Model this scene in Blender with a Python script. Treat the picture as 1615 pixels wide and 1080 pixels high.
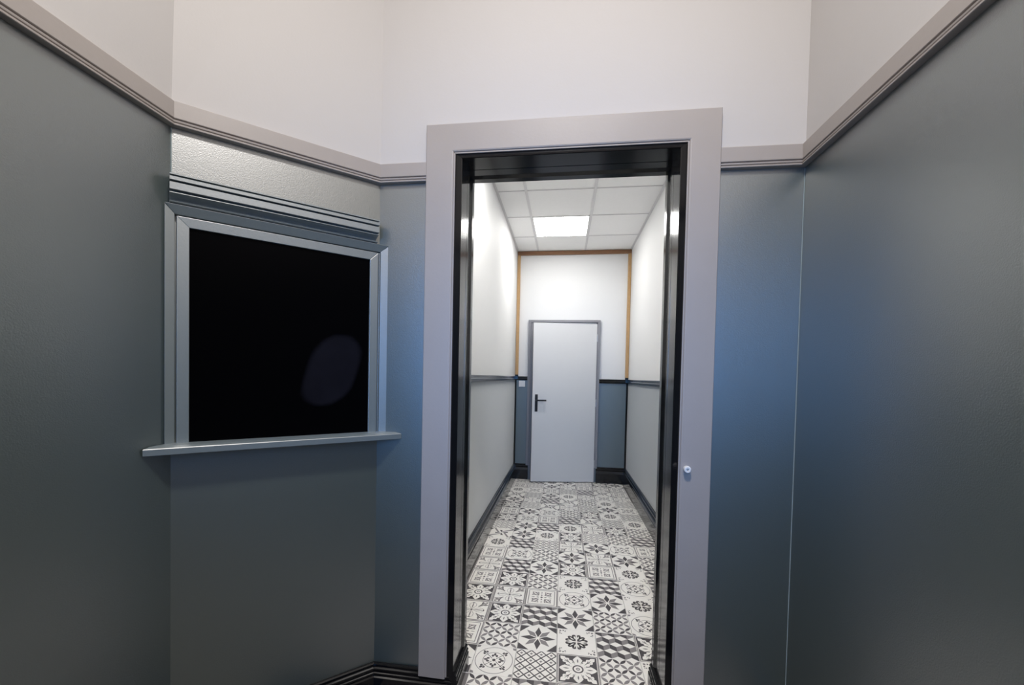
import bpy, math, random
from mathutils import Vector, Matrix

random.seed(4)
for o in list(bpy.data.objects): bpy.data.objects.remove(o)
scn = bpy.context.scene
COL = scn.collection

# ------------------------------------------------------------------ camera
cam_d = bpy.data.cameras.new('camera'); cam = bpy.data.objects.new('camera', cam_d); COL.objects.link(cam)
F, CX, CY, YAW, PITCH, ROLL, EYE = 715.8, 785.8, 612.6, -0.1436, -0.0265, 0.0204, 1.37
fwd = Vector((math.sin(YAW)*math.cos(PITCH), math.cos(YAW)*math.cos(PITCH), math.sin(PITCH)))
rgt = Vector((math.cos(YAW), -math.sin(YAW), 0)); upv = rgt.cross(fwd)
r2 = math.cos(ROLL)*rgt + math.sin(ROLL)*upv
u2 = -math.sin(ROLL)*rgt + math.cos(ROLL)*upv
m = Matrix((r2, u2, -fwd)).transposed().to_4x4(); m.translation = (0, 0, EYE)
cam.matrix_world = m
cam_d.sensor_fit = 'HORIZONTAL'; cam_d.sensor_width = 36; cam_d.lens = F*36/1615
cam_d.shift_x = (807.5-CX)/1615; cam_d.shift_y = (CY-540)/1615
cam_d.clip_start = 0.02
scn.camera = cam

# ------------------------------------------------------------------ world, lights, exposure
w = bpy.data.worlds.new('world'); scn.world = w; w.use_nodes = True
w.node_tree.nodes['Background'].inputs[0].default_value = (0.30, 0.50, 1.0, 1)
w.node_tree.nodes['Background'].inputs[1].default_value = 0.05
scn.view_settings.view_transform = 'Standard'; scn.view_settings.look = 'None'
scn.view_settings.exposure = 0.0; scn.view_settings.gamma = 1.0; scn.view_settings.use_curve_mapping = False

def area(name, loc, rot, sx, sy, power, col, spread=180, shape='RECTANGLE'):
    d = bpy.data.lights.new(name, 'AREA'); d.shape = shape; d.size = sx; d.size_y = sy
    d.energy = power; d.color = col; d.spread = math.radians(spread)
    o = bpy.data.objects.new(name, d); COL.objects.link(o); o.location = loc; o.rotation_euler = rot
    return o
# ceiling lamp of the entrance lobby (above and a little ahead of the camera)
area('lobby_ceiling_lamp', (-0.02, 0.25, 3.80), (0, 0, 0), 0.40, 0.40, 74, (1.0, 0.95, 0.90), 180, 'DISK')
# daylight through the glazed entrance door behind the camera
area('entrance_daylight', (-0.12, -1.38, 1.80), (math.radians(82), 0, 0), 0.9, 1.15, 7.3, (0.15, 0.42, 1.0), 54)

# ------------------------------------------------------------------ materials
def mat(name, col, rough=0.5, spec=0.5, bump=0.0, bscale=300, var=0.0, vscale=3, metal=0.0, bdist=0.002, coat=0.0, ior=1.5, sheen=0.0):
    m = bpy.data.materials.new(name); m.use_nodes = True
    nt = m.node_tree; b = nt.nodes['Principled BSDF']
    b.inputs['Base Color'].default_value = (*col, 1); b.inputs['Roughness'].default_value = rough
    b.inputs['Specular IOR Level'].default_value = spec; b.inputs['Metallic'].default_value = metal
    b.inputs['Coat Weight'].default_value = coat; b.inputs['IOR'].default_value = ior; b.inputs['Sheen Weight'].default_value = sheen
    tc = nt.nodes.new('ShaderNodeTexCoord')
    if var > 0:
        n = nt.nodes.new('ShaderNodeTexNoise'); n.inputs['Scale'].default_value = vscale; n.inputs['Detail'].default_value = 6
        nt.links.new(tc.outputs['Object'], n.inputs['Vector'])
        mx = nt.nodes.new('ShaderNodeMix'); mx.data_type = 'RGBA'
        mx.inputs[6].default_value = tuple(c*(1-var) for c in col)+(1,)
        mx.inputs[7].default_value = tuple(min(1, c*(1+var)) for c in col)+(1,)
        nt.links.new(n.outputs['Fac'], mx.inputs[0]); nt.links.new(mx.outputs[2], b.inputs['Base Color'])
    if bump > 0:
        n = nt.nodes.new('ShaderNodeTexNoise'); n.inputs['Scale'].default_value = bscale; n.inputs['Detail'].default_value = 3
        nt.links.new(tc.outputs['Object'], n.inputs['Vector'])
        bp = nt.nodes.new('ShaderNodeBump'); bp.inputs['Strength'].default_value = bump; bp.inputs['Distance'].default_value = bdist
        nt.links.new(n.outputs['Fac'], bp.inputs['Height']); nt.links.new(bp.outputs['Normal'], b.inputs['Normal'])
    return m
M = {}
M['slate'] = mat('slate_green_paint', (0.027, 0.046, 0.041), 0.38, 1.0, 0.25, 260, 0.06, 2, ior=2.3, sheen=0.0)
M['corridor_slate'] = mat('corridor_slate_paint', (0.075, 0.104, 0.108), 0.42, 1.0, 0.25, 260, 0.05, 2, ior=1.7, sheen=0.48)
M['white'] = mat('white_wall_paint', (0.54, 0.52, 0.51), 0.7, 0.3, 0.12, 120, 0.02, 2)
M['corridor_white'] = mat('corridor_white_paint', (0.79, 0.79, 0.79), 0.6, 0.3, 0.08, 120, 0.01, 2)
M['trim'] = mat('lilac_grey_trim_paint', (0.36, 0.325, 0.305), 0.45, 0.5, 0.12, 90, 0.05, 6)
M['window_trim'] = mat('slate_window_trim_paint', (0.115, 0.150, 0.160), 0.42, 1.0, 0.15, 120, 0.05, 8, ior=2.1, sheen=0.12)
M['black'] = mat('gloss_black_paint', (0.006, 0.006, 0.007), 0.14, 0.45, 0.05, 25, 0, 3)
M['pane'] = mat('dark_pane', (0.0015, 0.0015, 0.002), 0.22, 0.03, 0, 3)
M['wood'] = mat('varnished_wood', (0.50, 0.31, 0.14), 0.45, 0.5, 0.2, 60, 0.15, 30)
M['dark_wood'] = mat('dark_brown_wood', (0.24, 0.115, 0.055), 0.45, 0.5, 0.2, 60, 0.15, 30)  # darker, redder brown than the side battens, for the head batten
M['door'] = mat('pale_grey_door', (0.70, 0.70, 0.70), 0.45, 0.4, 0.05, 200, 0.01, 3)
M['frame'] = mat('grey_door_frame', (0.25, 0.245, 0.26), 0.45, 0.5, 0.05, 100)
M['handle'] = mat('matt_black_metal', (0.012, 0.012, 0.013), 0.35, 0.5)
M['steel'] = mat('brushed_steel', (0.55, 0.55, 0.55), 0.35, 0.5, metal=1.0)
M['plastic'] = mat('white_plastic', (0.80, 0.80, 0.80), 0.35, 0.5)
M['ceiling'] = mat('mineral_ceiling_tile', (0.90, 0.895, 0.89), 0.9, 0.2, 0.3, 500, 0.02, 40)
M['grid'] = mat('ceiling_grid_metal', (0.68, 0.67, 0.68), 0.5, 0.4)
M['cream'] = mat('tile_cream', (0.87, 0.84, 0.79), 0.45, 0.4, 0.05, 60, 0.03, 20)
M['mid'] = mat('tile_mid_grey', (0.235, 0.215, 0.215), 0.45, 0.4, 0.05, 60, 0.08, 40)
M['dark'] = mat('tile_charcoal', (0.050, 0.043, 0.047), 0.45, 0.4, 0.05, 60, 0.08, 40)
M['grout'] = mat('grey_grout', (0.20, 0.185, 0.18), 0.9, 0.2, 0.2, 200)
M['lobby_floor'] = mat('lobby_floor_concrete', (0.12, 0.114, 0.108), 0.6, 0.3, 0.2, 80, 0.1, 5)
M['caulk'] = mat('pale_caulk', (0.30, 0.36, 0.37), 0.6, 0.3)
e = bpy.data.materials.new('lit_diffuser'); e.use_nodes = True
b = e.node_tree.nodes['Principled BSDF']; b.inputs['Base Color'].default_value = (.9, .9, .9, 1)
b.inputs['Emission Color'].default_value = (1.0, 0.985, 0.95, 1); b.inputs['Emission Strength'].default_value = 16.5
M['lamp'] = e
# faint reflection in the dark pane, painted into its colour as a soft blob
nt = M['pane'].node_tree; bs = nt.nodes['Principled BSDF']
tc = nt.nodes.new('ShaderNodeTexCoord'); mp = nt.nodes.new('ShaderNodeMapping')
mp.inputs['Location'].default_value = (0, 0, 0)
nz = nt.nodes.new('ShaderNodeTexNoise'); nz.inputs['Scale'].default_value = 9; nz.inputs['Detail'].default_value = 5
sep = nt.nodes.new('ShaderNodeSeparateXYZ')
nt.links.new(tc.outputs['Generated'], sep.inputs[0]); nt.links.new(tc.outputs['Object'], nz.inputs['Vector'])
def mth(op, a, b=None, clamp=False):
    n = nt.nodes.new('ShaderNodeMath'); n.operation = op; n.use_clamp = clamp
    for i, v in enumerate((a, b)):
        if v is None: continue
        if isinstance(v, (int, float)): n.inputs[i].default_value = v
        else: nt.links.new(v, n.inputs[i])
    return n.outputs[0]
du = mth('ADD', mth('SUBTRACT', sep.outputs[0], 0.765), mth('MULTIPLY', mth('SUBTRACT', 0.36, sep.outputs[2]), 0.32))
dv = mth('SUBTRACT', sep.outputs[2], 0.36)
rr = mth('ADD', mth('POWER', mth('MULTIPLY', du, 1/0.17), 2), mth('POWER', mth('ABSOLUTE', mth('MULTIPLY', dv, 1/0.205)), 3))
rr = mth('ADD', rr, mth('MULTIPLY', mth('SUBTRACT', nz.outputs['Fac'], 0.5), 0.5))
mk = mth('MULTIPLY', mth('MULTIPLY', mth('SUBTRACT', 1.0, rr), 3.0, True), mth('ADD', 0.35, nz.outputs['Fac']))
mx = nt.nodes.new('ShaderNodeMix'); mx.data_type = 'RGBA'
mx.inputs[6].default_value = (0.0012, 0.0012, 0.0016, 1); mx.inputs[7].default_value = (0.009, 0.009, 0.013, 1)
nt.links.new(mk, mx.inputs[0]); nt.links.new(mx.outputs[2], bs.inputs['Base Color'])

# ------------------------------------------------------------------ mesh helpers
S = 0.87                    # lobby survey units to metres (about the camera's eye height)
def FT(v): return (v[0]*S, v[1]*S, EYE+(v[2]-EYE)*S)
def ID(v): return tuple(v)
ZF = EYE-EYE/S              # the floor, in lobby survey units

class MB:
    def __init__(s, T=ID): s.v = []; s.f = []; s.m = []; s.T = T
    def poly(s, pts, mi=0):
        n = len(s.v); s.v += [s.T(p) for p in pts]; s.f.append(tuple(range(n, n+len(pts)))); s.m.append(mi)
    def hexa(s, p, mi=0):    # p: 8 points, bottom 4 then top 4
        n = len(s.v); s.v += [s.T(q) for q in p]
        for f in ((0,3,2,1),(4,5,6,7),(0,1,5,4),(1,2,6,5),(2,3,7,6),(3,0,4,7)):
            s.f.append(tuple(n+i for i in f)); s.m.append(mi)
    def box(s, x0, x1, y0, y1, z0, z1, mi=0):
        s.hexa([(x0,y0,z0),(x1,y0,z0),(x1,y1,z0),(x0,y1,z0),(x0,y0,z1),(x1,y0,z1),(x1,y1,z1),(x0,y1,z1)], mi)
    def loft(s, rings, closed_caps=True, mi=0):
        n0 = len(s.v); k = len(rings[0])
        for r in rings: s.v += [s.T(q) for q in r]
        for i in range(len(rings)-1):
            for j in range(k):
                a = n0+i*k+j; b_ = n0+i*k+(j+1) % k
                s.f.append((a, b_, b_+k, a+k)); s.m.append(mi)
        if closed_caps:
            s.f.append(tuple(n0+j for j in range(k))[::-1]); s.m.append(mi)
            s.f.append(tuple(n0+(len(rings)-1)*k+j for j in range(k))); s.m.append(mi)
    def cyl(s, c, ax, r0, r1, L, n=20, mi=0):
        ax = Vector(ax).normalized(); t = ax.orthogonal().normalized(); q = ax.cross(t)
        rings = []
        for rr_, d in ((r0, 0), (r1, L)):
            rings.append([tuple(Vector(c)+ax*d+(t*math.cos(a)+q*math.sin(a))*rr_) for a in [2*math.pi*i/n for i in range(n)]])
        s.loft(rings, True, mi)
    def build(s, name, mats, parent=None, kind=None, bevel=0, smooth=False, label=None):
        me = bpy.data.meshes.new(name); me.from_pydata(s.v, [], s.f)
        if not isinstance(mats, (list, tuple)): mats = [mats]
        for q in mats: me.materials.append(M[q])
        me.polygons.foreach_set('material_index', s.m)
        import bmesh
        bm = bmesh.new(); bm.from_mesh(me); bmesh.ops.recalc_face_normals(bm, faces=bm.faces[:]); bm.to_mesh(me); bm.free()
        o = bpy.data.objects.new(name, me); COL.objects.link(o)
        if parent: o.parent = parent
        if kind: o['kind'] = kind
        if label: o['label'] = label
        if bevel:
            bv = o.modifiers.new('bevel', 'BEVEL'); bv.width = bevel; bv.segments = 2; bv.limit_method = 'ANGLE'; bv.angle_limit = math.radians(35)
            bv.harden_normals = False
        if smooth:
            for p in me.polygons: p.use_smooth = True
        return o

def empty(name, loc=(0, 0, 0), kind=None, label=None, cat=None):
    o = bpy.data.objects.new(name, None); COL.objects.link(o); o.location = loc; o.empty_display_size = 0.1
    if kind: o['kind'] = kind
    if label: o['label'] = label
    if cat: o['category'] = cat
    return o

def sweep(mb, path, prof, ends=None):
    """prof: closed list of (offset from wall, z). path: 2D points, the room lies to the right of travel."""
    P = [Vector(p) for p in path]; rings = []
    for i, p in enumerate(P):
        ns = []
        if i > 0: d = (P[i]-P[i-1]).normalized(); ns.append(Vector((d.y, -d.x)))
        if i < len(P)-1: d = (P[i+1]-P[i]).normalized(); ns.append(Vector((d.y, -d.x)))
        n = ns[0] if len(ns) == 1 else (ns[0]+ns[1])/(1+ns[0].dot(ns[1]))
        rings.append([(p.x+n.x*o, p.y+n.y*o, z) for o, z in prof])
    mb.loft(rings)

# ------------------------------------------------------------------ plan of the lobby (survey units)
A = (-1.518, 1.569); B = (-0.922, 2.16); CR = (1.012, 2.16); YB = -1.6; YF = 2.16
ZTOP = 4.30; ZR = 2.35
DXL, DXR, DZ = -0.545, 0.526, 2.433   # hole behind the casing

# lower and upper wall pieces are one wall each, with two paints
def wall2(name, p, q, top_shift_p=(0, 0), top_shift_q=(0, 0)):
    mb = MB(FT)
    P, Q = Vector(p), Vector(q); d = (Q-P).normalized(); n = Vector((-d.y, d.x))*0.12   # outward: left of travel
    sp, sq = Vector(top_shift_p), Vector(top_shift_q)
    def v(a, z): return (a.x, a.y, z)
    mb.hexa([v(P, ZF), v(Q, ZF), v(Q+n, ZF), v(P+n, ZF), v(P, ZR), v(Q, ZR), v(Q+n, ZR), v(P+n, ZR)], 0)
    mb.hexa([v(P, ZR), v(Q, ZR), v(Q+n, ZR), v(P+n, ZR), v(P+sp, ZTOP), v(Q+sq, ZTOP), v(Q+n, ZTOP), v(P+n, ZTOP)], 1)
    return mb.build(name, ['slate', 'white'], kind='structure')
wall2('wall_left', (A[0], YB), A, (0.0, 0), (0.055, 0.0))
wall2('wall_left_corner', A, B, (0.055, 0.0), (0.016, 0.0))
wall2('wall_right', CR, (CR[0], YB))
mb = MB(FT)
Y1 = 2.40
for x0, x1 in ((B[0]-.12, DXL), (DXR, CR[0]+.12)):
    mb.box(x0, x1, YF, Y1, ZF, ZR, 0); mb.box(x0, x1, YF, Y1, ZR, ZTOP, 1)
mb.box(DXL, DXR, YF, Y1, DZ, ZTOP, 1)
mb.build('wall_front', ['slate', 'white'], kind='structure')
# wall behind the camera with the entrance opening
mb = MB(FT)
ex0, ex1, ez = -0.62, 0.50, 2.30
for x0, x1 in ((A[0]-.12, ex0), (ex1, CR[0]+.12)):
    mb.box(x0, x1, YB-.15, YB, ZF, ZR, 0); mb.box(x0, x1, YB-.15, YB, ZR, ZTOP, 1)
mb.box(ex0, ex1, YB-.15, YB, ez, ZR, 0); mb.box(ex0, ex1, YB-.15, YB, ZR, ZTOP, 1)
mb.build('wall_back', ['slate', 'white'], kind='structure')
mb = MB(FT); mb.box(A[0]-.15, CR[0]+.15, YB-.15, Y1, ZTOP, ZTOP+.06)
mb.build('ceiling', 'white', kind='structure')

# picture rail: flat fascia, then fine beads at its foot
RAIL = [(0, 2.3957), (0.021, 2.3955), (0.022, 2.3935), (0.022, 2.3330), (0.0205, 2.3310), (0.0125, 2.3300), (0.0125, 2.3262),
        (0.0205, 2.3255), (0.0225, 2.3235), (0.0215, 2.3185), (0.0185, 2.3172), (0.0145, 2.3168), (0.0145, 2.3140),
        (0.0225, 2.3130), (0.0250, 2.3110), (0.0245, 2.3060), (0.0220, 2.3040), (0.0100, 2.3030), (0, 2.3030)]
CO_L, CO_R, CI_L, CI_R, CZT, CZI = -0.6806, 0.6583, -0.545, 0.526, 2.5669, 2.433
mb = MB(FT); sweep(mb, [(A[0], YB), A, B, (CO_L, YF)], RAIL); mb.build('trim_1', 'trim', kind='structure')
mb = MB(FT); sweep(mb, [(CO_R, YF), CR, (CR[0], YB)], RAIL); mb.build('trim_2', 'trim', kind='structure')

# skirting of the lobby, running on into the reveals of the doorway
SK = [(0, -0.088), (0.010, -0.089), (0.0145, -0.094), (0.012, -0.104), (0.012, -0.1075), (0.020, -0.112), (0.0215, -0.118),
      (0.018, -0.124), (0.018, -0.127), (0.026, -0.131), (0.0275, -0.137), (0.024, -0.143), (0.024, -0.147), (0.030, -0.152), (0.030, ZF), (0, ZF)]
mb = MB(FT); sweep(mb, [(A[0], YB), A, B, (-0.503, YF-.004)], SK); mb.build('baseboard_left', 'black', kind='structure')
mb = MB(FT); sweep(mb, [(0.488, YF-.004), CR, (CR[0], YB)], SK); mb.build('baseboard_right', 'black', kind='structure')

# ------------------------------------------------------------------ doorway: casing, dark frame and deep lining
d1 = empty('door_1', FT((0, YF, ZF)), 'structure')
def casing_piece(name, quad, th=0.03, mat_='trim', y=YF, bev=0.002):
    mb = MB(FT)
    mb.hexa([(x, y-th, z) for x, z in quad]+[(x, y, z) for x, z in quad])
    o = mb.build(name, mat_, d1, bevel=bev)
    o.matrix_parent_inverse = Matrix.Translation(Vector(d1.location)).inverted(); return o
ZCB = -0.117
def casing_run(name, ends):
    """board section lofted between two ends; each end gives inner and outer edge as (x, z)."""
    sec = [(0, 0), (0, .024), (.02, .0275), (.06, .0295), (.975, .030), (.992, .0285), (1, .026), (1, 0)]
    mb = MB(FT); rings = []
    for (ix, iz), (ox, oz) in ends: rings.append([(ix+(ox-ix)*k, YF-t_, iz+(oz-iz)*k) for k, t_ in sec])
    mb.loft(rings); o = mb.build(name, 'trim', d1)
    o.matrix_parent_inverse = Matrix.Translation(Vector(d1.location)).inverted(); return o
casing_run('casing', [((CI_L, ZCB-.003), (CO_L, ZCB)), ((CI_L, CZI), (CO_L, CZT))])
casing_run('casing', [((CI_R, ZCB-.06), (CO_R, ZCB-.06)), ((CI_R, CZI), (CO_R, CZT))])
casing_run('head_casing', [((CI_L, CZI), (CO_L, CZT)), ((CI_R, CZI), (CO_R, CZT))])
# thin bead along the inner edge of the casing
bw = 0.007
casing_piece('casing_bead', [(CI_L, ZCB), (CI_L+bw, ZCB), (CI_L+bw, CZI-bw), (CI_L, CZI)], 0.024, bev=0.0015)
casing_piece('casing_bead', [(CI_R-bw, ZCB-.06), (CI_R, ZCB-.06), (CI_R, CZI), (CI_R-bw, CZI-bw)], 0.024, bev=0.0015)
casing_piece('casing_bead', [(CI_L, CZI), (CI_L+bw, CZI-bw), (CI_R-bw, CZI-bw), (CI_R, CZI)], 0.024, bev=0.0015)
# black frame: a mitred face that slopes back, then the lining with its groove and stop
RL, RR, RT = -0.503, 0.488, 2.399
def lin(side):
    """lining section as (inward distance from the casing's edge, y)."""
    a, b_ = (CI_L+bw, RL) if side == 'L' else ((CI_R-bw, RR) if side == 'R' else (CZI-bw, RT))
    s = 1 if b_ > a else -1; d = abs(b_-a)
    pts = [(0, YF-.018), (d-.003, YF-.030), (d, YF-.028), (d, 2.252), (d-.005, 2.253), (d-.005, 2.257), (d, 2.258), (d, 2.322), (d+.010, 2.341), (d+.010, 2.385), (0, 2.385)]
    return [(a+s*q, y) for q, y in pts]
for side in 'LRT':
    mb = MB(FT); sec = lin(side)
    L_, R_, T_ = lin('L'), lin('R'), lin('T')
    if side == 'T':
        r0 = [(L_[i][0], T_[i][1], T_[i][0]) for i in range(len(T_))]
        r1 = [(R_[i][0], T_[i][1], T_[i][0]) for i in range(len(T_))]
    else:
        r0 = [(x, y, ZF) for x, y in sec]; r1 = [(x, y, T_[i][0]) for i, (x, y) in enumerate(sec)]
    mb.loft([r0, r1])
    o = mb.build('head_lining' if side == 'T' else 'jamb_lining', 'black', d1)
    o.matrix_parent_inverse = Matrix.Translation(Vector(d1.location)).inverted()
RSK = [(o, z+.015) for o, z in SK[:-2]]+[(0.030, ZF), (0, ZF)]
RSK = [(o*.75, z) for o, z in RSK]
for pth in ([(RL, YF-.03), (RL, 2.40)], [(RR, 2.40), (RR, YF-.03)]):
    mb = MB(FT); sweep(mb, pth, RSK); o = mb.build('reveal_skirting', 'black', d1)
    o.matrix_parent_inverse = Matrix.Translation(Vector(d1.location)).inverted()

# small white knob on the right casing
t = empty('door_stop', FT((0.553, YF-.03, 0.973)), label='small white round door stop screwed to the right casing of the doorway', cat='door stop')
def lathe(name, c, ax, prof, mat_, parent, T=ID, n=28):
    mb = MB(T); ax = Vector(ax).normalized(); tt = ax.orthogonal().normalized(); q = ax.cross(tt); rings = []
    for r, d in prof:
        rings.append([tuple(Vector(c)+ax*d+(tt*math.cos(a)+q*math.sin(a))*r) for a in [2*math.pi*i/n for i in range(n)]])
    mb.loft(rings); o = mb.build(name, mat_, parent, smooth=False)
    if parent: o.matrix_parent_inverse = Matrix.Translation(Vector(parent.location)).inverted()
    return o
c = Vector(FT((0.553, YF-.03, 0.973)))
lathe('knob', c, (0, -1, 0), [(.0125, 0), (.0125, .008), (.0135, .012), (.0135, .019), (.011, .022), (.0062, .022), (.0048, .018), (.0002, .018)], 'plastic', t)
lathe('screw', c, (0, -1, 0), [(.0035, .0181), (.0035, .0195), (.0022, .0203), (.0002, .0203)], 'steel', t, n=14)

# ------------------------------------------------------------------ hatch window in the splayed wall
Av, Bv = Vector(A), Vector(B); uw = (Bv-Av).normalized(); nw = Vector((uw.y, -uw.x))
LW = (Bv-Av).length
# offsets below were measured from the corner line of the rail, shift them onto the wall face
def W(u_, off, z): q = Av+uw*(u_+0.008)+nw*(off+0.003); return (q.x, q.y, z)
win = empty('window_1', FT(W(0.41, 0, 1.08)), 'structure')
def wpart(mb, name, mat_, bevel=0, parent=None, label=None):
    o = mb.build(name, mat_, parent or win, bevel=bevel, label=label)
    o.matrix_parent_inverse = Matrix.Translation(Vector(win.location)).inverted(); return o
def wprof(mb, u0, u1, prof, s0=0, s1=0):
    mb.loft([[W(u0-s0*o, o, z) for o, z in prof], [W(u1+s1*o, o, z) for o, z in prof]])
# hood: stepped mouldings with a deep cove
HOOD = [(0, 2.111), (0.058, 2.110), (0.060, 2.108), (0.060, 2.1045), (0.034, 2.103), (0.034, 2.0985), (0.060, 2.0980), (0.0615, 2.0965), (0.0615, 2.0845),
        (0.060, 2.0835), (0.034, 2.083), (0.034, 2.079), (0.055, 2.078), (0.055, 2.066), (0.0575, 2.0655), (0.0575, 2.051), (0.056, 2.0495), (0.036, 2.049), (0.036, 2.0455),
        (0.048, 2.0445), (0.050, 2.040), (0.036, 2.037), (0.022, 2.031), (0.013, 2.024), (0.010, 2.018), (0.014, 2.0150), (0.032, 2.0140), (0.037, 2.0105), (0.034, 2.0070),
        (0.014, 2.0055), (0.014, 2.000), (0, 2.000)]
mb = MB(FT); wprof(mb, -0.013, 0.806, HOOD); wpart(mb, 'hood_moulding', 'window_trim')
# splayed outer frame: outer edge proud, falling towards the pane
OL, OR_, OT, OB = -0.028, 0.864, 2.003, 1.077
IL, IR, IT = 0.003, 0.829, 1.969
def bar(name, pts_out, pts_in, o_out, o_in, mat_='window_trim'):
    """mitred bar between two outline edges, each a pair of (u, z)."""
    mb = MB(FT); rings = []
    for (po, pi_) in zip(pts_out, pts_in):
        rings.append([W(po[0], 0, po[1]), W(po[0], o_out, po[1]), W(pi_[0], o_in, pi_[1]), W(pi_[0], 0, pi_[1])])
    mb.loft(rings); return wpart(mb, name, mat_, bevel=0.0012)
bar('outer_frame', [(OL, OB), (OL, OT)], [(IL, OB), (IL, IT)], 0.030, 0.019)
bar('outer_frame', [(OR_, OB), (OR_, OT)], [(IR, OB), (IR, IT)], 0.030, 0.019)
bar('outer_frame', [(OL, OT), (OR_, OT)], [(IL, IT), (IR, IT)], 0.034, 0.019)
# inner frame, separated from it by a shadow gap
g = 0.0065
GL, GR, GT = 0.050, 0.777, 1.925
bar('inner_frame', [(IL+g, OB), (IL+g, IT-g)], [(GL, OB), (GL, GT)], 0.022, 0.020)
bar('inner_frame', [(IR-g*2, OB), (IR-g*2, IT-g)], [(GR, OB), (GR, GT)], 0.022, 0.020)
bar('inner_frame', [(IL+g, IT-g), (IR-g*2, IT-g)], [(GL, GT), (GR, GT)], 0.022, 0.020)
bar('bead', [(IR-g*1.45, OB), (IR-g*1.45, IT-g)], [(IR-g*.75, OB), (IR-g*.75, IT-g)], 0.023, 0.023)
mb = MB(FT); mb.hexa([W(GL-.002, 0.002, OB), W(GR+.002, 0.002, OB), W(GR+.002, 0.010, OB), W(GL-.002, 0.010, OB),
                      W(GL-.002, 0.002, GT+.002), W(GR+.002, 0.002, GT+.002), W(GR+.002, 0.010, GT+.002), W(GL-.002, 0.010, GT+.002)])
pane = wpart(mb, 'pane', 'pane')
# sill board, wall to wall
mb = MB(FT)
SILL = [(-0.002, 1.0855), (0.070, 1.0835), (0.088, 1.0775), (0.0905, 1.0745), (0.0905, 1.0525), (0.088, 1.0505), (-0.002, 1.0505)]
wprof(mb, -0.002, 0.8377-.008, SILL, 1.0, 1.0); wpart(mb, 'sill', 'window_trim')

# caulk beads in the corners of the lobby
for name, (x, y), z0, z1, nm in (('caulk_line', (CR[0]-.001, CR[1]-.001), -0.08, 2.30, 'wall_right'), ('caulk_line', (A[0]+.0015, A[1]-.001), 2.12, 2.30, 'wall_left')):
    mb = MB(FT); mb.cyl((x, y, z0), (0, 0, 1),   .0018, .0018, z1-z0, 8)
    mb.build(name, 'caulk', bpy.data.objects[nm])

# ------------------------------------------------------------------ corridor
XL, XR, YE, ZC, Y0 = -0.652, 0.825, 6.09, 3.038, 2.40*S
def cwall(name, x0, x1, y0, y1):
    mb = MB(); mb.box(x0, x1, y0, y1, 0, 1.35, 0); mb.box(x0, x1, y0, y1, 1.35, ZC+.12, 1)
    return mb.build(name, ['corridor_slate', 'corridor_white'], kind='structure')
cwall('wall_corridor_left', XL-.12, XL, Y0, YE+.12)
cwall('wall_corridor_right', XR, XR+.12, Y0, YE+.12)
cwall('wall_corridor_end', XL, XR, YE, YE+.12)
CSK = [(0, .205), (.010, .204), (.014, .198), (.011, .189), (.011, .186), (.020, .181), (.023, .172), (.018, .164), (.018, .160), (.030, .155),
       (.034, .147), (.036, .135), (.040, .128), (.040, 0), (0, 0)]
for i, pth in enumerate(([(XL, Y0), (XL, YE), (-0.455, YE)], [(0.440, YE), (XR, YE), (XR, Y0)])):
    mb = MB(); sweep(mb, pth, [(o if o < .03 or 1 else o, z) for o, z in CSK])
    mb.build(('baseboard_corridor_left', 'baseboard_corridor_right')[i], 'black', kind='structure')
def dado(z1, z0):
    h = z1-z0
    return [(0, z1), (.012, z1), (.014, z1-.1*h), (.010, z1-.34*h), (.010, z1-.42*h), (.019, z1-.48*h), (.021, z1-.6*h), (.016, z1-.72*h), (.012, z1-.76*h), (.012, z1-.82*h), (.016, z1-.88*h), (.014, z0), (0, z0)]
mb = MB(); sweep(mb, [(XL, Y0), (XL, YE), (-0.48, YE)], dado(1.379, 1.330)); mb.build('trim_3', 'black', kind='structure')
mb = MB(); sweep(mb, [(0.452, YE), (XR, YE), (XR, Y0)], dado(1.362, 1.308)); mb.build('trim_4', 'black', kind='structure')

# battens in the corners of the end wall: varnished above the dado rail, black below
bt = empty('trim_5', (0, YE, 1.4), 'structure')
def batten(name, x0, x1, z0, z1, mat_, dep=.032):
    mb = MB(); mb.box(x0, x1, YE-dep, YE, z0, z1); o = mb.build(name, mat_, bt, bevel=.004)
    o.matrix_parent_inverse = Matrix.Translation(Vector(bt.location)).inverted()
    return o
batten('batten', XL+.002, XL+.042, 1.40, ZC-.050, 'wood')
batten('batten', XR-.042, XR-.002, 1.385, ZC-.050, 'wood')
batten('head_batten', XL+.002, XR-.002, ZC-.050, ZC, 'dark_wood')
batten('corner_strip', XL+.001, XL+.021, .2, 1.335, 'black', .02)
batten('corner_strip', XR-.024, XR-.001, .2, 1.315, 'black', .02)
batten('corner_strip', XL+.002, XL+.042, 1.335, 1.402, 'black', .033)
batten('corner_strip', XR-.042, XR-.002, 1.315, 1.387, 'black', .033)

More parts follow.
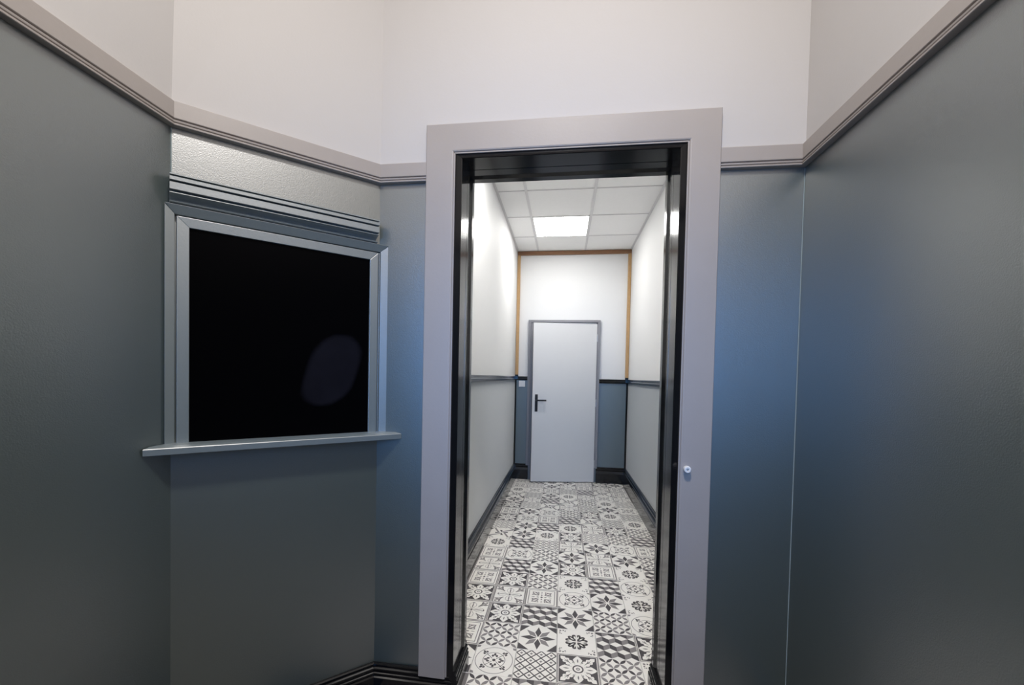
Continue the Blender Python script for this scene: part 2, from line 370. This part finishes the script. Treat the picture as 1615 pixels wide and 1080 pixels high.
# suspended ceiling
cg = empty('ceiling_corridor', (0, 4, ZC), 'structure')
def cpart(mb, name, mat_, bevel=0):
    o = mb.build(name, mat_, cg, bevel=bevel); o.matrix_parent_inverse = Matrix.Translation(Vector(cg.location)).inverted(); return o
BX = [-0.379, 0.234]; PY = 0.673; RY = [5.455-PY*i for i in range(6)]      # 5.455 ... 2.09
xs = [XL, BX[0], BX[1], XR]; ys = sorted(RY)+[YE]
lamp_cells = {(1, 4), (1, 1)}  # the nearer cell is an added, unseen panel to light the near corridor
bw2 = 0.012
for i in range(3):
    for j in range(len(ys)-1):
        if (i, j) in lamp_cells: continue
        mb = MB(); mb.box(xs[i]+bw2*.7, xs[i+1]-bw2*.7, ys[j]+bw2*.7, ys[j+1]-bw2*.7, ZC+.005, ZC+.02)
        cpart(mb, 'ceiling_tile', 'ceiling')
for x in BX:
    mb = MB(); mb.box(x-bw2, x+bw2, Y0, YE, ZC, ZC+.008); mb.box(x-.002, x+.002, Y0, YE, ZC+.006, ZC+.03); cpart(mb, 'grid_bar', 'grid')
for y in ys[1:-1]:
    for i in range(3):
        mb = MB(); mb.box(xs[i]+(bw2 if i else 0), xs[i+1]-(bw2 if i < 2 else 0), y-bw2*.6, y+bw2*.6, ZC, ZC+.008)
        cpart(mb, 'grid_bar', 'grid')
for x0, x1 in ((XL, XL+.022), (XR-.022, XR)):
    mb = MB(); mb.box(x0, x1, Y0, YE, ZC, ZC+.006); cpart(mb, 'edge_trim', 'grid')
mb = MB(); mb.box(XL, XR, Y0, YE, ZC+.12, ZC+.16); cpart(mb, 'soffit', 'corridor_white')
labs = {4: 'square white LED panel glowing in the corridor ceiling', 1: 'added square LED panel, unseen above the doorway head, lighting the near corridor'}
for (i, j) in sorted(lamp_cells, reverse=True):
    x0, x1, y0, y1 = xs[i]+bw2, xs[i+1]-bw2, ys[j]+.012, ys[j+1]-.012
    t = empty('ceiling_light', ((x0+x1)/2, (y0+y1)/2, ZC), label=labs[j], cat='ceiling light')
    mb = MB(); e_ = .010
    for q in ((x0, x0+e_, y0, y1), (x1-e_, x1, y0, y1), (x0+e_, x1-e_, y0, y0+e_), (x0+e_, x1-e_, y1-e_, y1)): mb.box(q[0], q[1], q[2], q[3], ZC-.001, ZC+.02)
    o = mb.build('light_frame', 'plastic', t); o.matrix_parent_inverse = Matrix.Translation(Vector(t.location)).inverted()
    mb = MB(); mb.box(x0+e_, x1-e_, y0+e_, y1-e_, ZC+.001, ZC+.012)
    o = mb.build('diffuser', 'lamp', t); o.matrix_parent_inverse = Matrix.Translation(Vector(t.location)).inverted()

# ------------------------------------------------------------------ the door at the end, a little ajar
d2 = empty('door_2', (0, YE, 0), 'structure')
def dpart(mb, name, mat_, parent=None, bevel=0, label=None):
    o = mb.build(name, mat_, parent or d2, bevel=bevel, label=label)
    if parent is None: o.matrix_parent_inverse = Matrix.Translation(Vector(d2.location)).inverted()
    return o
fx0, fx1, fz = -0.484, 0.453, 2.130
mb = MB(); mb.box(fx0, fx0+.036, YE-.045, YE, .190, fz); dpart(mb, 'architrave', 'frame', bevel=.002)
mb = MB(); mb.box(fx1-.030, fx1, YE-.045, YE, .190, fz); dpart(mb, 'architrave', 'frame', bevel=.002)
mb = MB(); mb.box(fx0+.036, fx1-.030, YE-.045, YE, fz-.030, fz); dpart(mb, 'head_architrave', 'frame', bevel=.002)
mb = MB(); mb.box(fx0+.036, fx0+.062, YE-.028, YE+.05, 0, fz-.03); dpart(mb, 'jamb', 'frame', bevel=.002)
mb = MB(); mb.box(fx0+.062, fx0+.082, YE-.008, YE+.05, 0, fz-.05); dpart(mb, 'jamb', 'frame', bevel=.002)
mb = MB(); mb.box(fx1-.050, fx1-.030, YE-.028, YE+.05, 0, fz-.03); dpart(mb, 'jamb', 'frame', bevel=.002)
HX, HY, LX, LY = 0.412, YE-.035, -0.402, 5.885
dl = Vector((LX-HX, LY-HY)); Ld = dl.length; dl.normalize(); dn = Vector((-dl.y, dl.x))
if dn.y > 0: dn = -dn          # towards the camera
def D(a, off, z): q = Vector((HX, HY))+dl*a+dn*off; return (q.x, q.y, z)
def dbox(mb, a0, a1, o0, o1, z0, z1): mb.hexa([D(a0, o0, z0), D(a1, o0, z0), D(a1, o1, z0), D(a0, o1, z0), D(a0, o0, z1), D(a1, o0, z1), D(a1, o1, z1), D(a0, o1, z1)])
mb = MB(); dbox(mb, 0, Ld, -.040, 0, .010, 2.077); leaf = dpart(mb, 'door_leaf', 'door', bevel=.0015)
mb = MB(); dbox(mb, Ld-.070, Ld-.034, 0, .007, .925, 1.150); dpart(mb, 'handle_plate', 'handle', leaf, .001)
mb = MB(); mb.cyl(D(Ld-.052, .005, 1.072), (dn.x, dn.y, 0), .010, .010, .040, 16); dbox(mb, Ld-.176, Ld-.042, .036, .054, 1.063, 1.083)
dpart(mb, 'lever', 'handle', leaf, .002)
for z in (.20, 1.0, 1.85):
    mb = MB(); p = D(-.006, .004, z); mb.cyl(p, (0, 0, 1), .0075, .0075, .09, 12); mb.cyl((p[0], p[1], z+.09), (0, 0, 1), .005, .003, .010, 10)
    dpart(mb, 'hinge', 'steel')

# light switch
t = empty('light_switch', (-0.559, YE, 1.28), label='small square white light switch on the end wall left of the door', cat='light switch')
def tpart(mb, name, mat_, bevel=0):
    o = mb.build(name, mat_, t, bevel=bevel); o.matrix_parent_inverse = Matrix.Translation(Vector(t.location)).inverted(); return o
mb = MB(); mb.box(-.600, -.518, YE-.010, YE, 1.238, 1.321); tpart(mb, 'plate', 'plastic', .003)
mb = MB(); n = 14
pts = [(-.582, 1.308), (-.536, 1.308)]+[(-.559+.023*math.cos(a), 1.272+.023*math.sin(a)) for a in [-math.pi*i/n for i in range(n+1)]]
mb.loft([[(x, YE-.010, z) for x, z in pts], [(x, YE-.015, z) for x, z in pts]]); tpart(mb, 'rocker', 'plastic', .001)

# ------------------------------------------------------------------ floor and its patterned tiles
mb = MB(); mb.box(XL-.12, XR+.12, 1.45, YE+.12, -.06, -.004, 0)
floor = mb.build('floor', 'grout', kind='structure')
mb = MB(); mb.box((A[0]-.12)*S, (CR[0]+.12)*S, (YB-.15)*S, 1.45, -.06, -.004, 0)
mb.build('floor_lobby', 'lobby_floor', kind='structure')

def clip(poly, lim=1.0):
    for ax in (0, 1):
        for sg in (1, -1):
            out = []
            for i in range(len(poly)):
                p, q = poly[i], poly[(i+1) % len(poly)]
                ip, iq = sg*p[ax] <= lim+1e-9, sg*q[ax] <= lim+1e-9
                if ip: out.append(p)
                if ip != iq:
                    k = (sg*lim-p[ax])/(q[ax]-p[ax]); out.append((p[0]+k*(q[0]-p[0]), p[1]+k*(q[1]-p[1])))
            poly = out
            if len(poly) < 3: return []
    return poly
def rot(pts, a, c=(0, 0)):
    ca, sa = math.cos(a), math.sin(a); return [(c[0]+x*ca-y*sa, c[1]+x*sa+y*ca) for x, y in pts]
def mv(pts, dx, dy, s=1): return [(x*s+dx, y*s+dy) for x, y in pts]
def ell(cx, cy, rx, ry, n=14, a=0): return rot([(rx*math.cos(2*math.pi*i/n), ry*math.sin(2*math.pi*i/n)) for i in range(n)], a, (cx, cy))
def lens(p, q, wd, n=5):
    p, q = Vector(p), Vector(q); d = q-p; nn = Vector((-d.y, d.x)).normalized()*wd
    up = [tuple(p+d*(i/n)+nn*math.sin(math.pi*i/n)) for i in range(n+1)]; dn_ = [tuple(p+d*(i/n)-nn*math.sin(math.pi*i/n)) for i in range(n-1, 0, -1)]
    return up+dn_
def strip(p, q, wd):
    p, q = Vector(p), Vector(q); d = q-p; nn = Vector((-d.y, d.x)).normalized()*wd
    return [tuple(p+nn), tuple(p-nn), tuple(q-nn), tuple(q+nn)]
def sq(r): return [(-r, -r), (r, -r), (r, r), (-r, r)]
def trefoil(c, a, s): return [(ell(*rot([(s*.45, 0)], a, c)[0], s*.42, s*.26, 8, a)), ell(*rot([(0, s*.42)], a, c)[0], s*.34, s*.26, 8, a), ell(*rot([(0, -s*.42)], a, c)[0], s*.34, s*.26, 8, a)]
Cc, Mm, Dd = 0, 1, 2
Q4 = [i*math.pi/2 for i in range(4)]
def pat_star():
    L = []
    for a in Q4:
        L.append((rot([(-1, -1), (-.42, -1), (-1, -.50)], a), Dd, 1))
        L.append((rot([(.07, 0), (.46, .17), (.94, 0), (.46, -.17)], a), Dd, 1))
        L.append((rot([(.09, 0), (.46, .16), (.90, 0), (.46, -.16)], a+math.pi/4), Mm, 1))
    return L
def pat_cube():
    L = []; w_, a, f_ = 2/3.0, .20, .36
    for r in range(-3, 5):
        for c_ in range(-3, 4):
            x = c_*w_+(w_/2 if r % 2 else 0); y = r*(a+f_)+.1
            L.append(([(x-w_/2, y), (x-w_/2, y-f_), (x, y-a-f_), (x, y-a)], Dd, 1))
            L.append(([(x+w_/2, y), (x+w_/2, y-f_), (x, y-a-f_), (x, y-a)], Mm, 1))
    return L
def pat_circles():
    rnd = random.Random(5); L = []; d = 1/3.0
    for i in range(-4, 5):
        for j in range(-4, 5):
            if (i+j) % 2: continue
            for sx in (1, -1):
                p = (i*d, j*d); q = ((i+sx)*d, (j+1)*d)
                col = Dd if (abs(i-j) in (0, 1) and sx == 1 and rnd.random() < .6) or rnd.random() < .22 else Mm
                L.append((lens(p, q, .085), col, 1))
    return L
def pat_lattice(fine=False):
    L = [(sq(1), Dd if not fine else Mm, 1)]
    k = 4; st = 2/k
    for i in range(k+1):
        for j in range(k+1):
            x, y = -1+st*i, -1+st*j; r = st/2-.045
            L.append(([(x-r, y), (x, y-r), (x+r, y), (x, y+r)], Cc, 2))
    for i in range(k):
        for j in range(k):
            x, y = -1+st*(i+.5), -1+st*(j+.5); r = st/2-.045
            L.append(([(x-r, y), (x, y-r), (x+r, y), (x, y+r)], Cc, 2))
            r = .085; L.append(([(x-r, y), (x, y-r), (x+r, y), (x, y+r)], Mm, 3))
    return L
def leafy(rmax, lobes=3, wd=.2):
    """a lobed leaf pointing along +x from r=.3 to rmax."""
    pts = [(.27, 0.02)]; n = 24
    for i in range(1, n):
        t_ = i/n; x = .27+(rmax-.27)*t_
        y = wd*math.sin(math.pi*min(1, t_*.92+.08))**.7*((.85 if lobes < 2 else .58)+(.15 if lobes < 2 else .42)*abs(math.sin(lobes*math.pi*t_+.5)))
        pts.append((x, y))
    pts.append((rmax, 0))
    return pts+[(x, -y) for x, y in pts[-2::-1]]
def pat_dark_flower():
    L = [(sq(1), Mm, 1), (sq(.95), Cc, 2), (sq(.92), Dd, 3)]
    for a in Q4:
        L.append((rot(leafy(.90, 1, .25), a), Cc, 4)); L.append((rot(leafy(1.20, 4, .21), a+math.pi/4), Cc, 4))
        L.append((rot(lens((.42, 0), (.72, 0), .03), a), Dd, 5)); L.append((rot(lens((.42, 0), (.95, 0), .022), a+math.pi/4), Dd, 5))
        for s in (.39, -.39):
            L.append((rot(lens((.36, 0), (.80, 0), .022), a+s), Dd, 5))
            L.append((rot(lens((.62, .02*s), (.86, .26*s), .014), a+math.pi/4), Dd, 5))
    L += [(ell(0, 0, .34, .34, 20), Cc, 5), (ell(0, 0, .27, .27, 20), Dd, 6), (ell(0, 0, .20, .20, 16), Cc, 7), (ell(0, 0, .10, .10, 10), Mm, 8), (ell(0, 0, .04, .04, 8), Cc, 9)]
    return L
def pat_light_flower():
    L = [(sq(1), Mm, 1), (sq(.93), Cc, 2)]
    for a in Q4:
        for dx, dy, rx, ry, an in ((.62, .62, .26, .10, math.pi/4), (.76, .56, .15, .07, .1), (.56, .76, .15, .07, math.pi/2-.1), (.80, .80, .10, .07, math.pi/4), (.45, .45, .16, .05, math.pi/4)):
            L.append((rot(ell(dx, dy, rx, ry, 12, an), a), Mm, 3))
        L.append((rot(lens((.50, .50), (.82, .82), .025), a), Cc, 4))
        L.append((rot(lens((.08, 0), (.80, 0), .03), a), Dd, 4)); L.append((rot(ell(.74, 0, .04, .09, 8), a), Dd, 4))
        for s in (1, -1):
            L.append((rot(strip((.10, .03*s), (.38, .20*s), .012), a), Mm, 3)); L.append((rot(strip((.38, .20*s), (.62, .20*s), .012), a), Mm, 3)); L.append((rot(strip((.62, .20*s), (.74, .07*s), .012), a), Mm, 3))
    L.append((ell(0, 0, .075, .075, 10), Dd, 5)); return L
def pat_square():
    L = [(sq(1), Mm, 1), (sq(.93), Cc, 2), (sq(.84), Mm, 3), (sq(.79), Cc, 4)]
    for a in Q4:
        L.append((rot([(.16, .20), (.34, .16), (.62, .18), (.58, .36), (.62, .60), (.36, .58), (.18, .62), (.22, .40)], a), Mm, 5))
        L.append((rot(lens((.24, .26), (.56, .54), .05), a), Cc, 6)); L.append((rot(lens((.42, .22), (.56, .30), .03), a), Cc, 6)); L.append((rot(lens((.24, .46), (.32, .58), .03), a), Cc, 6))
        L.append((rot(lens((.14, 0), (.34, 0), .055), a), Mm, 5)); L.append((rot(lens((.40, 0), (.66, 0), .03), a), Mm, 5))
    L.append((ell(0, 0, .08, .08, 8), Dd, 6)); return L
def pat_rings():
    L = [(ell(0, 0, .94, .94, 40), Mm, 1), (ell(0, 0, .905, .905, 40), Cc, 2), (ell(0, 0, .56, .56, 32), Mm, 3), (ell(0, 0, .525, .525, 32), Cc, 4)]
    for a in Q4:
        L += [(q, Dd, 5) for q in trefoil(rot([(.30, 0)], a)[0], a, .24)]
        L.append((rot(strip((.14, 0), (.70, 0), .016), a+math.pi/4), Dd, 5))
        L += [(q, Dd, 6) for q in trefoil(rot([(.68, 0)], a+math.pi/4)[0], a+math.pi/4, .22)]
        L.append((rot([(1, 1), (.82, 1), (.86, .86), (1, .82)], a), Mm, 1))
    L.append((ell(0, 0, .09, .09, 10), Dd, 6)); return L
def pat_rosette():
    L = [(ell(0, 0, .46, .46, 20), Dd, 1)]
    for a in Q4:
        for an in (.26, math.pi/4, math.pi/2-.26):
            c_ = rot([(.46, 0)], a+an)[0]; L.append((ell(c_[0], c_[1], .15, .12, 12, a+an), Dd, 1))
            L.append((rot(lens((.20, 0), (.50, 0), .04), a+an), Cc, 2))
        L.append((rot(strip((0, 0), (.66, 0), .038), a), Cc, 3))
        L.append((rot(lens((.06, 0), (.22, 0), .05), a+math.pi/4), Dd, 4))
        for dx, dy, r in ((.86, .86, .075), (.70, .88, .05), (.88, .70, .05), (.60, .80, .04), (.80, .60, .04)):
            L.append((rot(ell(dx, dy, r, r*.8, 8, .6), a), Dd if r < .06 else Mm, 1))
        L.append((rot(ell(.58, .88, .05, .015, 6, .5), a), Dd, 1)); L.append((rot(ell(.88, .58, .05, .015, 6, 1.0), a), Dd, 1))
    return L
def pat_arrows():
    L = []
    for a in Q4:
        L.append((rot([(.04, .0), (.55, .22), (.55, -.02)], a), Dd, 1)); L.append((rot([(0, .16), (.98, .62), (.98, .80), (0, .34)], a), Mm, 1))
        L.append((rot([(1, 1), (.55, 1), (1, .78)], a), Dd, 2))
    return L
PAT = dict(S=pat_star(), K=pat_cube(), O=pat_circles(), L=pat_lattice(), G=pat_lattice(True), D=pat_dark_flower(), F=pat_light_flower(),
           Q=pat_square(), C=pat_rings(), R=pat_rosette(), T=pat_arrows())
TW, TL, GR_ = 0.2005, 0.2235, 0.0011
def tile_mesh(key):
    mb = MB(); hx, hy = TW/2-GR_, TL/2-GR_
    c_ = .0012
    mb.loft([[(-hx, -hy, -.008), (hx, -hy, -.008), (hx, hy, -.008), (-hx, hy, -.008)],
             [(-hx, -hy, -c_), (hx, -hy, -c_), (hx, hy, -c_), (-hx, hy, -c_)],
             [(-hx+c_, -hy+c_, 0), (hx-c_, -hy+c_, 0), (hx-c_, hy-c_, 0), (-hx+c_, hy-c_, 0)]])
    kx, ky = hx-c_, hy-c_
    nb = len(mb.f)
    for pts, col, lay in PAT[key]:
        q = clip(list(pts))
        if len(q) < 3: continue
        ar = sum(q[i][0]*q[(i+1) % len(q)][1]-q[(i+1) % len(q)][0]*q[i][1] for i in range(len(q)))
        if abs(ar) < 1e-6: continue
        if ar < 0: q = q[::-1]
        mb.poly([(x*kx, y*ky, .00006*lay) for x, y in q], col)
    me = bpy.data.meshes.new('tile_'+key); me.from_pydata(mb.v, [], mb.f)
    for k in ('cream', 'mid', 'dark'): me.materials.append(M[k])
    me.polygons.foreach_set('material_index', mb.m); me.update(); return me
TM = {k: tile_mesh(k) for k in PAT}
rows = ['OOKDKLD',   # nearest row, just under the frame's edge
        'SCLDORR', 'QOSRKDS', 'FDKSOCO', 'DFQCSRK', 'QDORKCK', 'FKSDQRK', 'QCOSFSO', 'RKLFSCQ', 'TSRDGOK', 'GSKRFDO',
        'DCQKTLR', 'QSCODRL', 'DGTFLSC', 'SFKTORG', 'TLSRFCF', 'RCQLKTQ', 'QGSFQFQ', 'CKRSGDS', 'FQDKCOR']
for r, row in enumerate(rows):
    yc = 2.026-TL*.5+TL*r
    for c_, k in enumerate(row):
        xc = -0.003+TW*(c_-3+.5)-.005*(yc-2.2)
        if yc < 2.0 and c_ in (0, 6): continue
        o = bpy.data.objects.new('tile', TM[k]); COL.objects.link(o); o.parent = floor
        o.location = (xc, yc, random.uniform(-.0003, .0003)); o.rotation_euler = (0, 0, random.uniform(-.002, .002)-.005*0)
